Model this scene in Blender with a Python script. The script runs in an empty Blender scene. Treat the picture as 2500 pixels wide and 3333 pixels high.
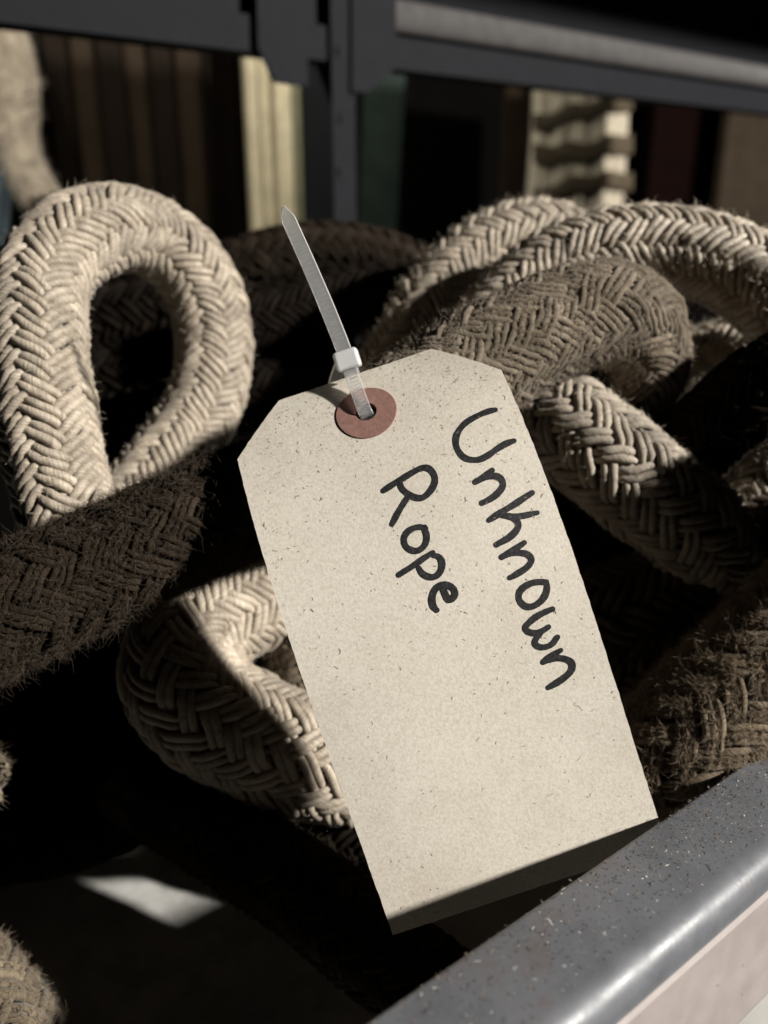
import bpy, bmesh, math, random
import numpy as np

# ------------------------------------------------------------------ camera, world, lamp, exposure
F, CX, CY = 2504.0, 1250.0, 1666.5            # focal length and centre in photo pixels
PITCH, CAM_H = math.radians(18.5), 158.0      # mm
MM = 0.001
sc = bpy.context.scene
COL = sc.collection

cam_d = bpy.data.cameras.new("camera")
cam = bpy.data.objects.new("camera", cam_d)
COL.objects.link(cam)
cam.location = (0, 0, CAM_H * MM)
cam.rotation_euler = (math.radians(90) - PITCH, 0, 0)
cam_d.sensor_fit = 'VERTICAL'
cam_d.sensor_height = 34.6
cam_d.lens = 26.0
cam_d.clip_start = 0.005
cam_d.clip_end = 20
cam_d.dof.use_dof = True
cam_d.dof.focus_distance = 0.160
cam_d.dof.aperture_fstop = 9.3
sc.camera = cam

world = bpy.data.worlds.new("World")
sc.world = world
world.use_nodes = True
world.node_tree.nodes["Background"].inputs[0].default_value = (0.9, 0.95, 1.0, 1)
world.node_tree.nodes["Background"].inputs[1].default_value = 0.0006

def lamp(name, loc, power, radius, color, target=None, spot=None, blend=0.3):
    d = bpy.data.lights.new(name, 'SPOT' if spot else 'POINT')
    d.energy = power; d.shadow_soft_size = radius * MM; d.color = color
    o = bpy.data.objects.new(name, d); COL.objects.link(o)
    o.location = [c * MM for c in loc]
    if spot:
        d.spot_size = math.radians(spot); d.spot_blend = blend
        from mathutils import Vector
        v = Vector(target) - Vector(loc)
        o.rotation_euler = v.to_track_quat('-Z', 'Y').to_euler()
    return o
# one hand torch held low to the right of the shelf
lamp("torch", (1500, -405, 950), 345.0, 42, (1.0, 0.965, 0.905))

sc.view_settings.view_transform = 'Standard'
sc.view_settings.look = 'None'
sc.view_settings.exposure = 0.0
sc.view_settings.gamma = 1.0
sc.view_settings.use_curve_mapping = False

# ------------------------------------------------------------------ helpers
rng = np.random.default_rng(7)
random.seed(7)

def c2w(P):
    P = np.asarray(P, float)
    x, y, z = P[..., 0], P[..., 1], P[..., 2]
    return np.stack([x, z * math.cos(PITCH) + y * math.sin(PITCH),
                     CAM_H - z * math.sin(PITCH) + y * math.cos(PITCH)], -1)
def at(px, py, d):                    # a point (mm) seen at that pixel at depth d
    return c2w([(px - CX) / F * d, -(py - CY) / F * d, d])

RAIL_Z = 48.7
RA = np.array([-2.32, 86.01, 0.0])    # a point under the inner rail edge
YAW = math.radians(53.68)
RD = np.array([math.sin(YAW), math.cos(YAW), 0.0])      # along the shelf
RN = np.array([math.cos(YAW), -math.sin(YAW), 0.0])     # out of the shelf
def rk(t, n, z): return RA + t * RD + n * RN + np.array([0, 0, z])
def on_n(px, py, n):                  # (t, z) of the pixel on the upright plane n
    o = np.array([0, 0, CAM_H]); v = at(px, py, 1.0) - o
    k = (n - (o - RA) @ RN) / (v @ RN)
    q = o + k * v
    return (q - RA) @ RD, q[2]

def mesh_obj(name, verts, faces, mat, parent=None, smooth=False, scale=MM):
    me = bpy.data.meshes.new(name)
    v = np.asarray(verts, float) * scale
    me.from_pydata(v.tolist(), [], faces if isinstance(faces, list) else faces.tolist())
    if mat: me.materials.append(mat)
    if smooth: me.polygons.foreach_set('use_smooth', [True] * len(me.polygons))
    me.update()
    o = bpy.data.objects.new(name, me); COL.objects.link(o)
    if parent: o.parent = parent
    return o

def fast_mesh(name, verts, quads, mat, parent=None, smooth=True, uv=None):
    me = bpy.data.meshes.new(name)
    v = (np.asarray(verts) * MM).astype(np.float32); q = np.asarray(quads, np.int32)
    me.vertices.add(len(v)); me.vertices.foreach_set('co', v.ravel())
    n = q.shape[1]
    me.loops.add(q.size); me.loops.foreach_set('vertex_index', q.ravel())
    me.polygons.add(len(q))
    me.polygons.foreach_set('loop_start', np.arange(0, q.size, n, dtype=np.int32))
    me.polygons.foreach_set('loop_total', np.full(len(q), n, np.int32))
    if smooth: me.polygons.foreach_set('use_smooth', np.ones(len(q), bool))
    me.update(calc_edges=True)
    if uv is not None:
        ul = me.uv_layers.new(name='UVMap')
        ul.data.foreach_set('uv', np.asarray(uv, np.float32)[q.ravel()].ravel())
    me.materials.append(mat)
    o = bpy.data.objects.new(name, me); COL.objects.link(o)
    if parent: o.parent = parent
    return o

def empty(name, loc):
    o = bpy.data.objects.new(name, None); COL.objects.link(o)
    o.empty_display_size = 0.01
    return o
def tag(o, label=None, cat=None, group=None, kind=None):
    if label: o['label'] = label
    if cat: o['category'] = cat
    if group: o['group'] = group
    if kind: o['kind'] = kind
    return o

def bevel_box(name, p0, ex, ey, ez, mat, parent=None, bev=0.5, seg=2):
    """box from corner p0 with edge vectors (mm)"""
    p0, ex, ey, ez = map(lambda a: np.asarray(a, float), (p0, ex, ey, ez))
    bm = bmesh.new()
    vs = []
    for c in (0, 1):
        for b in (0, 1):
            for a in (0, 1):
                vs.append(bm.verts.new((p0 + a * ex + b * ey + c * ez) * MM))
    for f in ((0, 2, 3, 1), (4, 5, 7, 6), (0, 1, 5, 4), (2, 6, 7, 3), (0, 4, 6, 2), (1, 3, 7, 5)):
        bm.faces.new([vs[i] for i in f])
    bmesh.ops.recalc_face_normals(bm, faces=bm.faces)
    if bev > 0:
        bmesh.ops.bevel(bm, geom=bm.edges[:], offset=bev * MM, segments=seg, affect='EDGES', profile=0.5)
    me = bpy.data.meshes.new(name); bm.to_mesh(me); bm.free()
    me.materials.append(mat)
    o = bpy.data.objects.new(name, me); COL.objects.link(o)
    if parent: o.parent = parent
    return o

# a second lamp in the aisle behind the rack, hidden by the rear beam, lights the things behind
lamp("aisle_lamp", rk(430, -445, 425), 3.6, 15, (1.0, 0.95, 0.84))
sc.cycles.diffuse_bounces = 3
lamp('aisle_lamp', rk(20, -480, 425), 3.4, 15, (1.0, 0.95, 0.84))
sc.cycles.max_bounces = 8
# ------------------------------------------------------------------ materials
def new_mat(name):
    m = bpy.data.materials.new(name); m.use_nodes = True
    nt = m.node_tree; b = nt.nodes['Principled BSDF']
    return m, nt, b
def N(nt, t, **kw):
    n = nt.nodes.new(t)
    for k, v in kw.items(): setattr(n, k, v)
    return n
def noise(nt, scale, detail=3, rough=0.6, coord='Object', stretch=None):
    tc = N(nt, 'ShaderNodeTexCoord')
    n = N(nt, 'ShaderNodeTexNoise'); n.inputs['Scale'].default_value = scale
    n.inputs['Detail'].default_value = detail; n.inputs['Roughness'].default_value = rough
    if stretch:
        mp = N(nt, 'ShaderNodeMapping'); mp.inputs['Scale'].default_value = stretch
        nt.links.new(tc.outputs[coord], mp.inputs[0]); nt.links.new(mp.outputs[0], n.inputs['Vector'])
    else:
        nt.links.new(tc.outputs[coord], n.inputs['Vector'])
    return n
def ramp(nt, src, stops):
    r = N(nt, 'ShaderNodeValToRGB'); e = r.color_ramp.elements
    while len(e) < len(stops): e.new(0.5)
    for i, (p, c) in enumerate(stops):
        e[i].position = p; e[i].color = (*c, 1) if len(c) == 3 else c
    nt.links.new(src, r.inputs[0]); return r
def bump(nt, b, src, strength, dist):
    bp = N(nt, 'ShaderNodeBump'); bp.inputs['Strength'].default_value = strength
    bp.inputs['Distance'].default_value = dist * MM
    nt.links.new(src, bp.inputs['Height']); nt.links.new(bp.outputs[0], b.inputs['Normal'])
    return bp
def mixc(nt, fac, a, bcol, mode='MIX'):
    m = N(nt, 'ShaderNodeMix'); m.data_type = 'RGBA'; m.blend_type = mode
    for s, v in ((0, fac), (6, a), (7, bcol)):
        if isinstance(v, (float, int)): m.inputs[s].default_value = v
        elif isinstance(v, tuple): m.inputs[s].default_value = (*v, 1)
        else: nt.links.new(v, m.inputs[s])
    return m.outputs[2]

def yarn_mat(name, c0, c1, c2, rough, sheen, fine=0.12, dirt=0.55):
    m, nt, b = new_mat(name)
    n1 = noise(nt, 70, 5, 0.7)
    r = ramp(nt, n1.outputs['Fac'], [(0.32, c0), (0.5, c1), (0.68, c2)])
    oi = N(nt, 'ShaderNodeObjectInfo')
    mr = N(nt, 'ShaderNodeMapRange'); mr.inputs['To Min'].default_value = 0.80; mr.inputs['To Max'].default_value = 1.1
    nt.links.new(oi.outputs['Random'], mr.inputs['Value'])
    v = N(nt, 'ShaderNodeVectorMath', operation='SCALE')
    nt.links.new(r.outputs[0], v.inputs[0]); nt.links.new(mr.outputs[0], v.inputs['Scale'])
    # fibres running along the twisted yarn
    uvn = N(nt, 'ShaderNodeUVMap'); sx = N(nt, 'ShaderNodeSeparateXYZ'); nt.links.new(uvn.outputs[0], sx.inputs[0])
    tw = N(nt, 'ShaderNodeMath', operation='MULTIPLY_ADD'); tw.inputs[1].default_value = 9.0
    al = N(nt, 'ShaderNodeMath', operation='MULTIPLY'); al.inputs[1].default_value = 2.2
    nt.links.new(sx.outputs[0], al.inputs[0]); nt.links.new(sx.outputs[1], tw.inputs[0]); nt.links.new(al.outputs[0], tw.inputs[2])
    lo = N(nt, 'ShaderNodeMath', operation='MULTIPLY'); lo.inputs[1].default_value = 0.35
    nt.links.new(sx.outputs[0], lo.inputs[0])
    cx = N(nt, 'ShaderNodeCombineXYZ'); nt.links.new(lo.outputs[0], cx.inputs[0]); nt.links.new(tw.outputs[0], cx.inputs[1])
    nf = N(nt, 'ShaderNodeTexNoise'); nf.inputs['Scale'].default_value = 1.0; nf.inputs['Detail'].default_value = 4; nf.inputs['Roughness'].default_value = 0.65
    nt.links.new(cx.outputs[0], nf.inputs['Vector'])
    r2 = ramp(nt, nf.outputs['Fac'], [(0.3, (dirt, dirt * 0.98, dirt * 0.95)), (0.6, (1.1, 1.1, 1.1))])
    n5 = noise(nt, 260, 4, 0.7)
    r5 = ramp(nt, n5.outputs['Fac'], [(0.35, (0.7, 0.68, 0.65)), (0.55, (1.04, 1.04, 1.04))])
    c = mixc(nt, 1.0, v.outputs[0], r2.outputs[0], 'MULTIPLY')
    nt.links.new(mixc(nt, 0.8, c, r5.outputs[0], 'MULTIPLY'), b.inputs['Base Color'])
    b.inputs['Roughness'].default_value = rough
    b.inputs['Specular IOR Level'].default_value = 0.45 if c1[0] > 0.2 else (0.06 if c1[0] > 0.05 else 0.0)
    b.inputs['Sheen Weight'].default_value = sheen
    b.inputs['Sheen Roughness'].default_value = 0.5
    bump(nt, b, nf.outputs['Fac'], 0.8, fine * 2.2)
    return m
M = {}
M['cream'] = yarn_mat('cream_yarn', (0.235, 0.194, 0.148), (0.385, 0.325, 0.253), (0.49, 0.42, 0.335), 0.5, 0.15, 0.14, 0.52)
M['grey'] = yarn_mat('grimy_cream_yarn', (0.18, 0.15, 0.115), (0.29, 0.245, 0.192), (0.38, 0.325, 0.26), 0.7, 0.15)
M['tan'] = yarn_mat('tan_yarn', (0.10, 0.078, 0.052), (0.155, 0.123, 0.085), (0.21, 0.17, 0.12), 0.7, 0.15)
M['brown'] = yarn_mat('brown_yarn', (0.105, 0.084, 0.061), (0.17, 0.138, 0.103), (0.235, 0.193, 0.148), 0.9, 0.1, 0.25)
M['black'] = yarn_mat('shadow_tinted_yarn', (0.008, 0.007, 0.006), (0.014, 0.011, 0.009), (0.022, 0.017, 0.013), 0.95, 0.0, 0.25)  # near-black base colour carries the shadow over the rope heap
M['dusk'] = yarn_mat('shade_dimmed_brown_yarn', (0.016, 0.012, 0.0085), (0.030, 0.023, 0.0165), (0.047, 0.036, 0.0265), 0.95, 0.0, 0.25)  # brown cut down so these ropes look shaded
M['warm'] = yarn_mat('lit_raised_brown_yarn', (0.11, 0.084, 0.056), (0.18, 0.14, 0.097), (0.24, 0.19, 0.135), 0.9, 0.1, 0.25)  # brown lightened for the lit rope along the rail
M['dim'] = yarn_mat('gloom_tinted_brown_yarn', (0.018, 0.014, 0.010), (0.030, 0.023, 0.017), (0.044, 0.034, 0.026), 0.95, 0.0, 0.25)  # low light on the back rope is mixed into this colour
M['dark'] = yarn_mat('shade_lowered_brown_yarn', (0.04, 0.03, 0.021), (0.068, 0.051, 0.037), (0.096, 0.074, 0.053), 0.92, 0.03, 0.25)  # albedo lowered for ropes lying in shade
def plain(name, col, rough=0.8, spec=0.3):
    m, nt, b = new_mat(name)
    n = noise(nt, 40, 3)
    r = ramp(nt, n.outputs['Fac'], [(0.25, tuple(c * 0.75 for c in col)), (0.75, tuple(min(1, c * 1.2) for c in col))])
    nt.links.new(r.outputs[0], b.inputs['Base Color'])
    b.inputs['Roughness'].default_value = rough
    b.inputs['Specular IOR Level'].default_value = spec if max(col) > 0.15 else 0.04
    return m
M['cream_core'] = plain('cream_core', (0.22, 0.17, 0.12), 0.95, 0.1)
M['brown_core'] = plain('brown_core', (0.05, 0.038, 0.027), 0.95, 0.1)
M['cream_fuzz'] = plain('cream_fibre', (0.62, 0.54, 0.43), 0.6)
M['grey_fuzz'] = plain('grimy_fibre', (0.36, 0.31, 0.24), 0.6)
M['tan_fuzz'] = plain('tan_fibre', (0.20, 0.16, 0.112), 0.6)
M['brown_fuzz'] = plain('brown_fibre', (0.235, 0.19, 0.14), 0.6)
M['black_fuzz'] = plain('shadow_tinted_fibre', (0.02, 0.016, 0.012), 0.6)
M['dusk_fuzz'] = plain('shade_dimmed_fibre', (0.058, 0.045, 0.033), 0.6)  # shade dimmed fuzz
M['warm_fuzz'] = plain('lit_raised_brown_fibre', (0.27, 0.21, 0.145), 0.6)  # lit raised fuzz
M['dim_fuzz'] = plain('gloom_tinted_fibre', (0.04, 0.031, 0.023), 0.6)
M['dark_fuzz'] = plain('shade_lowered_brown_fibre', (0.09, 0.07, 0.052), 0.6)

# paper tag
m, nt, b = new_mat('manila_card'); M['paper'] = m
n1 = noise(nt, 35, 3); r = ramp(nt, n1.outputs['Fac'], [(0.3, (0.59, 0.545, 0.465)), (0.7, (0.65, 0.60, 0.52))])
n2 = noise(nt, 1500, 3, 0.6); r2 = ramp(nt, n2.outputs['Fac'], [(0.33, (0.86, 0.85, 0.83)), (0.6, (1.03, 1.03, 1.03))])
n5 = noise(nt, 16, 5, 0.7); r5 = ramp(nt, n5.outputs['Fac'], [(0.36, (0.87, 0.855, 0.84)), (0.52, (1.0, 1.0, 1.0))])
pc = mixc(nt, 1.0, r.outputs[0], r2.outputs[0], 'MULTIPLY')
nt.links.new(mixc(nt, 1.0, pc, r5.outputs[0], 'MULTIPLY'), b.inputs['Base Color'])
b.inputs['Roughness'].default_value = 0.85; b.inputs['Specular IOR Level'].default_value = 0.25
n3 = noise(nt, 1900, 4, 0.62); bump(nt, b, n3.outputs['Fac'], 0.5, 0.10)
m, nt, b = new_mat('tag_ring'); M['ring'] = m
n1 = noise(nt, 900, 3); r = ramp(nt, n1.outputs['Fac'], [(0.3, (0.195, 0.098, 0.078)), (0.7, (0.27, 0.143, 0.116))])
nt.links.new(r.outputs[0], b.inputs['Base Color']); b.inputs['Roughness'].default_value = 0.8
n3 = noise(nt, 1900, 3); bump(nt, b, n3.outputs['Fac'], 0.5, 0.10)
m, nt, b = new_mat('marker_ink'); M['ink'] = m
n1 = noise(nt, 1500, 2); r = ramp(nt, n1.outputs['Fac'], [(0.35, (0.005, 0.005, 0.0055)), (0.66, (0.024, 0.024, 0.026)), (0.76, (0.09, 0.085, 0.078))])
nt.links.new(r.outputs[0], b.inputs['Base Color']); b.inputs['Roughness'].default_value = 0.55
n3 = noise(nt, 1900, 4, 0.62); bump(nt, b, n3.outputs['Fac'], 0.4, 0.08)
# nylon
m, nt, b = new_mat('clear_nylon'); M['nylon'] = m
b.inputs['Base Color'].default_value = (0.95, 0.955, 0.945, 1)
b.inputs['Roughness'].default_value = 0.24
b.inputs['Transmission Weight'].default_value = 0.82
b.inputs['IOR'].default_value = 1.45
b.inputs['Subsurface Weight'].default_value = 0.5
b.inputs['Subsurface Radius'].default_value = (0.002, 0.002, 0.002)
n1 = noise(nt, 700, 2); bump(nt, b, n1.outputs['Fac'], 0.25, 0.08)
M['nylon_head'] = m.copy(); M['nylon_head'].name = 'milky_nylon'
M['nylon_head'].node_tree.nodes['Principled BSDF'].inputs['Transmission Weight'].default_value = 0.45
# metals
def metal(name, c0, c1, rough, rust=0.0, spec=0.5, bm_=0.05):
    m, nt, b = new_mat(name)
    n1 = noise(nt, 90, 5, 0.65)
    r = ramp(nt, n1.outputs['Fac'], [(0.32, c0), (0.68, c1)])
    col = r.outputs[0]
    if rust:
        n2 = noise(nt, 45, 6, 0.7)
        rr = ramp(nt, n2.outputs['Fac'], [(0.56, (0, 0, 0)), (0.70, (rust, rust, rust))])
        col = mixc(nt, rr.outputs[0], col, (0.075, 0.05, 0.042))
    nt.links.new(col, b.inputs['Base Color'])
    n4 = noise(nt, 160, 4, 0.6) if bm_ else noise(nt, 0.1)
    mr = N(nt, 'ShaderNodeMapRange'); mr.inputs['From Min'].default_value = 0.3; mr.inputs['From Max'].default_value = 0.7
    mr.inputs['To Min'].default_value = rough * 0.75; mr.inputs['To Max'].default_value = rough * 1.3
    nt.links.new(n4.outputs['Fac'], mr.inputs['Value']); nt.links.new(mr.outputs[0], b.inputs['Roughness'])
    b.inputs['Specular IOR Level'].default_value = spec
    n3 = noise(nt, 900, 3); bump(nt, b, n3.outputs['Fac'], 0.25, bm_)
    return m
M['rail'] = metal('grey_enamel', (0.085, 0.088, 0.098), (0.125, 0.128, 0.14), 0.42, 0.7, 0.45, 0.14)
M['panel'] = metal('off_white_enamel', (0.26, 0.225, 0.21), (0.31, 0.27, 0.255), 0.5, 0.0, 0.4)
M['rack'] = metal('dark_grey_enamel', (0.0105, 0.011, 0.013), (0.0125, 0.013, 0.0155), 0.75, 0.0, 0.06, 0.0)
M['lip'] = metal('grey_steel', (0.055, 0.052, 0.051), (0.072, 0.068, 0.067), 0.6, 0.0, 0.2)
M['deck'] = metal('grey_deck', (0.30, 0.29, 0.272), (0.48, 0.47, 0.445), 0.7, 0.35, 0.3, 0.3)
M['hole'] = plain('slot_shadow', (0.01, 0.01, 0.011), 0.9)
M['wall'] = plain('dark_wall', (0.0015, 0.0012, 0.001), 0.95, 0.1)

# ------------------------------------------------------------------ setting: deck, rack
def deck_pts(z): return [rk(t, n, z) for t, n in ((-260, -1.5), (420, -1.5), (420, -352), (-260, -352))]
dv = deck_pts(-32) + deck_pts(-46)
deck = mesh_obj('shelf_deck', dv, [(0, 1, 2, 3), (7, 6, 5, 4), (0, 4, 5, 1), (1, 5, 6, 2), (2, 6, 7, 3), (3, 7, 4, 0)], M['deck'])
tag(deck, kind='structure')
bw = [rk(t, -1000, z) for t, z in ((-900, -400), (2800, -400), (2800, 900), (-900, 900))]
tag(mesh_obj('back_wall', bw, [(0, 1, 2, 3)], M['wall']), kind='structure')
lz = [rk(t, n, -110) for t, n in ((-260, 60), (420, 60), (420, -352), (-260, -352))]
tag(mesh_obj('lower_shelf_deck', lz, [(0, 1, 2, 3)], M['deck']), kind='structure')

rack = empty('shelf_rack', None)
tag(rack, 'grey steel shelving rack with rounded front rail, slotted rear post and gusset plates', 'shelving')
def sweep_profile(name, prof, t0, t1, mat, parent, smooth=False, n=2, sharp=None):
    """closed profile of (n, z) swept along the shelf"""
    ts = np.linspace(t0, t1, n); k = len(prof)
    V = [rk(t, a, z) for t in ts for a, z in prof]
    Fc = [(i * k + j, i * k + (j + 1) % k, (i + 1) * k + (j + 1) % k, (i + 1) * k + j) for i in range(n - 1) for j in range(k)]
    Fc += [tuple(range(k))[::-1], tuple((n - 1) * k + j for j in range(k))]
    o = mesh_obj(name, V, Fc, mat, parent)
    bm = bmesh.new(); bm.from_mesh(o.data); bmesh.ops.recalc_face_normals(bm, faces=bm.faces)
    bm.to_mesh(o.data); bm.free()
    if smooth:
        o.data.polygons.foreach_set('use_smooth', [True] * len(o.data.polygons))
        o.data.set_sharp_from_angle(angle=math.radians(35))
    return o
def arc(cx, cz, r, a0, a1, k):
    return [(cx + r * math.cos(math.radians(a)), cz + r * math.sin(math.radians(a))) for a in np.linspace(a0, a1, k)]
# front rail: flat top, small inner radius, wide outer radius
prof = [(1.2, 26)] + arc(1.3, RAIL_Z - 1.3, 1.3, 180, 90, 5) + arc(15.2, RAIL_Z - 4.8, 4.8, 90, 4, 16) + [(20.0, RAIL_Z - 6.6), (19.2, RAIL_Z - 7.2), (19.2, 26)]
front_rail = sweep_profile('front_rail', prof, -260, 420, M['rail'], rack, True)
front_panel = sweep_profile('front_panel', [(19.3, RAIL_Z - 6.7), (20.6, RAIL_Z - 7.4), (20.9, 11.5), (20.3, 9.4), (18.2, 9.0), (18.2, RAIL_Z - 6.7)], -260, 420, M['panel'], rack)
BN = -350.0
def plate(name, pts, n0, thick, mat, parent):
    """plate outlined in (t, z) on the plane n0, thickness away from the camera"""
    k = len(pts)
    V = [rk(t, n0, z) for t, z in pts] + [rk(t, n0 - thick, z) for t, z in pts]
    Fc = [tuple(range(k)), tuple(range(2 * k - 1, k - 1, -1))] + [(i, k + i, k + (i + 1) % k, (i + 1) % k) for i in range(k)]
    o = mesh_obj(name, V, Fc, mat, parent)
    bm = bmesh.new(); bm.from_mesh(o.data); bmesh.ops.recalc_face_normals(bm, faces=bm.faces); bm.to_mesh(o.data); bm.free()
    return o
tpost0, _ = on_n(1072, 300, BN); tpost1, _ = on_n(1147, 300, BN)
zb0 = 262.0
print('post', tpost0, tpost1, [on_n(*q, BN) for q in ((0, 70), (840, 150), (1400, 226), (2500, 369), (1400, 38), (2500, 234))])
# rear beam, lip and upper deck
BA, BB = on_n(0, 72, BN), on_n(2500, 369, BN)
def zb(t): return BA[1] + (BB[1] - BA[1]) * (t - BA[0]) / (BB[0] - BA[0])
t0b, t1b = -400, 900
def beam_strip(name, lo, hi, n0, thick, mat, ta=t0b, tb=t1b):
    return plate(name, [(ta, zb(ta) + lo), (tb, zb(tb) + lo), (tb, zb(tb) + hi), (ta, zb(ta) + hi)], n0, thick, mat, rack)
beam_strip('rear_beam', 0, 17.5, BN, 14, M['rack'])
beam_strip('rear_beam_web', 17.5, 176, BN - 6, 8, M['rack'])
lipv = []
k = 10
for t in (tpost1 + 25, t1b):
    for a in np.linspace(-90, 90, k):
        lipv.append(rk(t, BN - 1 + 4.5 * math.cos(math.radians(a)), zb(t) + 28.5 + 8.5 * math.sin(math.radians(a))))
mesh_obj('shelf_lip', lipv, [(j, j + 1, k + j + 1, k + j) for j in range(k - 1)] + [tuple(range(k)), tuple(range(2 * k - 1, k - 1, -1))], M['lip'], rack, True)
V = [rk(t, n, zb(t) + h) for h in (170, 176) for t, n in ((t0b, BN + 1), (t1b, BN + 1), (t1b, -20), (t0b, -20))]
mesh_obj('upper_deck', V, [(0, 1, 2, 3), (7, 6, 5, 4), (0, 4, 5, 1), (1, 5, 6, 2), (2, 6, 7, 3), (3, 7, 4, 0)], M['rack'], rack)
# slotted angle post
post = plate('post', [(tpost0, -110), (tpost1, -110), (tpost1, 420), (tpost0, 420)], BN + 3, 2.5, M['rack'], rack)
V = [rk(t, n, z) for z in (-110, 420) for t, n in ((tpost0, BN + 0.4), (tpost0 + 2.2, BN + 0.4), (tpost0 + 2.2, BN - 30), (tpost0, BN - 30))]
mesh_obj('post_flange', V, [(0, 1, 2, 3), (7, 6, 5, 4), (0, 4, 5, 1), (1, 5, 6, 2), (2, 6, 7, 3), (3, 7, 4, 0)], M['rack'], rack)
for px, py, w, h in ((1100, 165, 11, 26), (1150, 125, 9, 24), (1108, 385, 10, 32), (1105, 560, 10, 30)):
    t, z = on_n(px, py, BN + 3.6); s = 0.2
    pts = [(t + w * s * 0.5 * math.cos(a), z + h * s * 0.5 * math.sin(a)) for a in np.linspace(0, 2 * math.pi, 14)[:-1]]
    plate('slot', pts, BN + 3.8, 0.6, M['hole'], post)
plate('gusset_plate', [on_n(*q, BN + 5) for q in ((835, -60), (840, 152), (895, 268), (1003, 282), (1003, -60))], BN + 5, 2, M['rack'], rack)
plate('gusset_plate', [on_n(*q, BN + 5.2) for q in ((1146, -60), (1146, 300), (1200, 300), (1290, 222), (1290, -60))], BN + 5.2, 2, M['rack'], rack)

# ------------------------------------------------------------------ braided rope builder
def catmull(P, step=0.6):
    P = np.asarray(P, float)
    Q = np.vstack([2 * P[0] - P[1], P, 2 * P[-1] - P[-2]])
    out = []
    for i in range(len(P) - 1):
        p0, p1, p2, p3 = Q[i:i + 4]
        n = max(4, int(np.linalg.norm(p2 - p1) / 1.0))
        t = np.linspace(0, 1, n, endpoint=False)[:, None]
        out.append(0.5 * (2 * p1 + (p2 - p0) * t + (2 * p0 - 5 * p1 + 4 * p2 - p3) * t ** 2 + (3 * p1 - p0 - 3 * p2 + p3) * t ** 3))
    C = np.vstack(out + [P[-1:]])
    for _ in range(3): C[1:-1] = 0.25 * C[:-2] + 0.5 * C[1:-1] + 0.25 * C[2:]
    s = np.r_[0, np.cumsum(np.linalg.norm(np.diff(C, axis=0), axis=1))]
    m = int(s[-1] / step) + 2
    si = np.linspace(0, s[-1], m)
    return np.stack([np.interp(si, s, C[:, i]) for i in range(3)], 1), si
def frames(C):
    T = np.gradient(C, axis=0); T /= np.linalg.norm(T, axis=1)[:, None]
    n = np.cross(T[0], [0.3, 0.2, 1.0]); n /= np.linalg.norm(n)
    Ns = [n]
    for i in range(1, len(C)):
        n = Ns[-1] - T[i] * (Ns[-1] @ T[i]); n /= np.linalg.norm(n); Ns.append(n)
    Ns = np.array(Ns); return T, Ns, np.cross(T, Ns)

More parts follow.
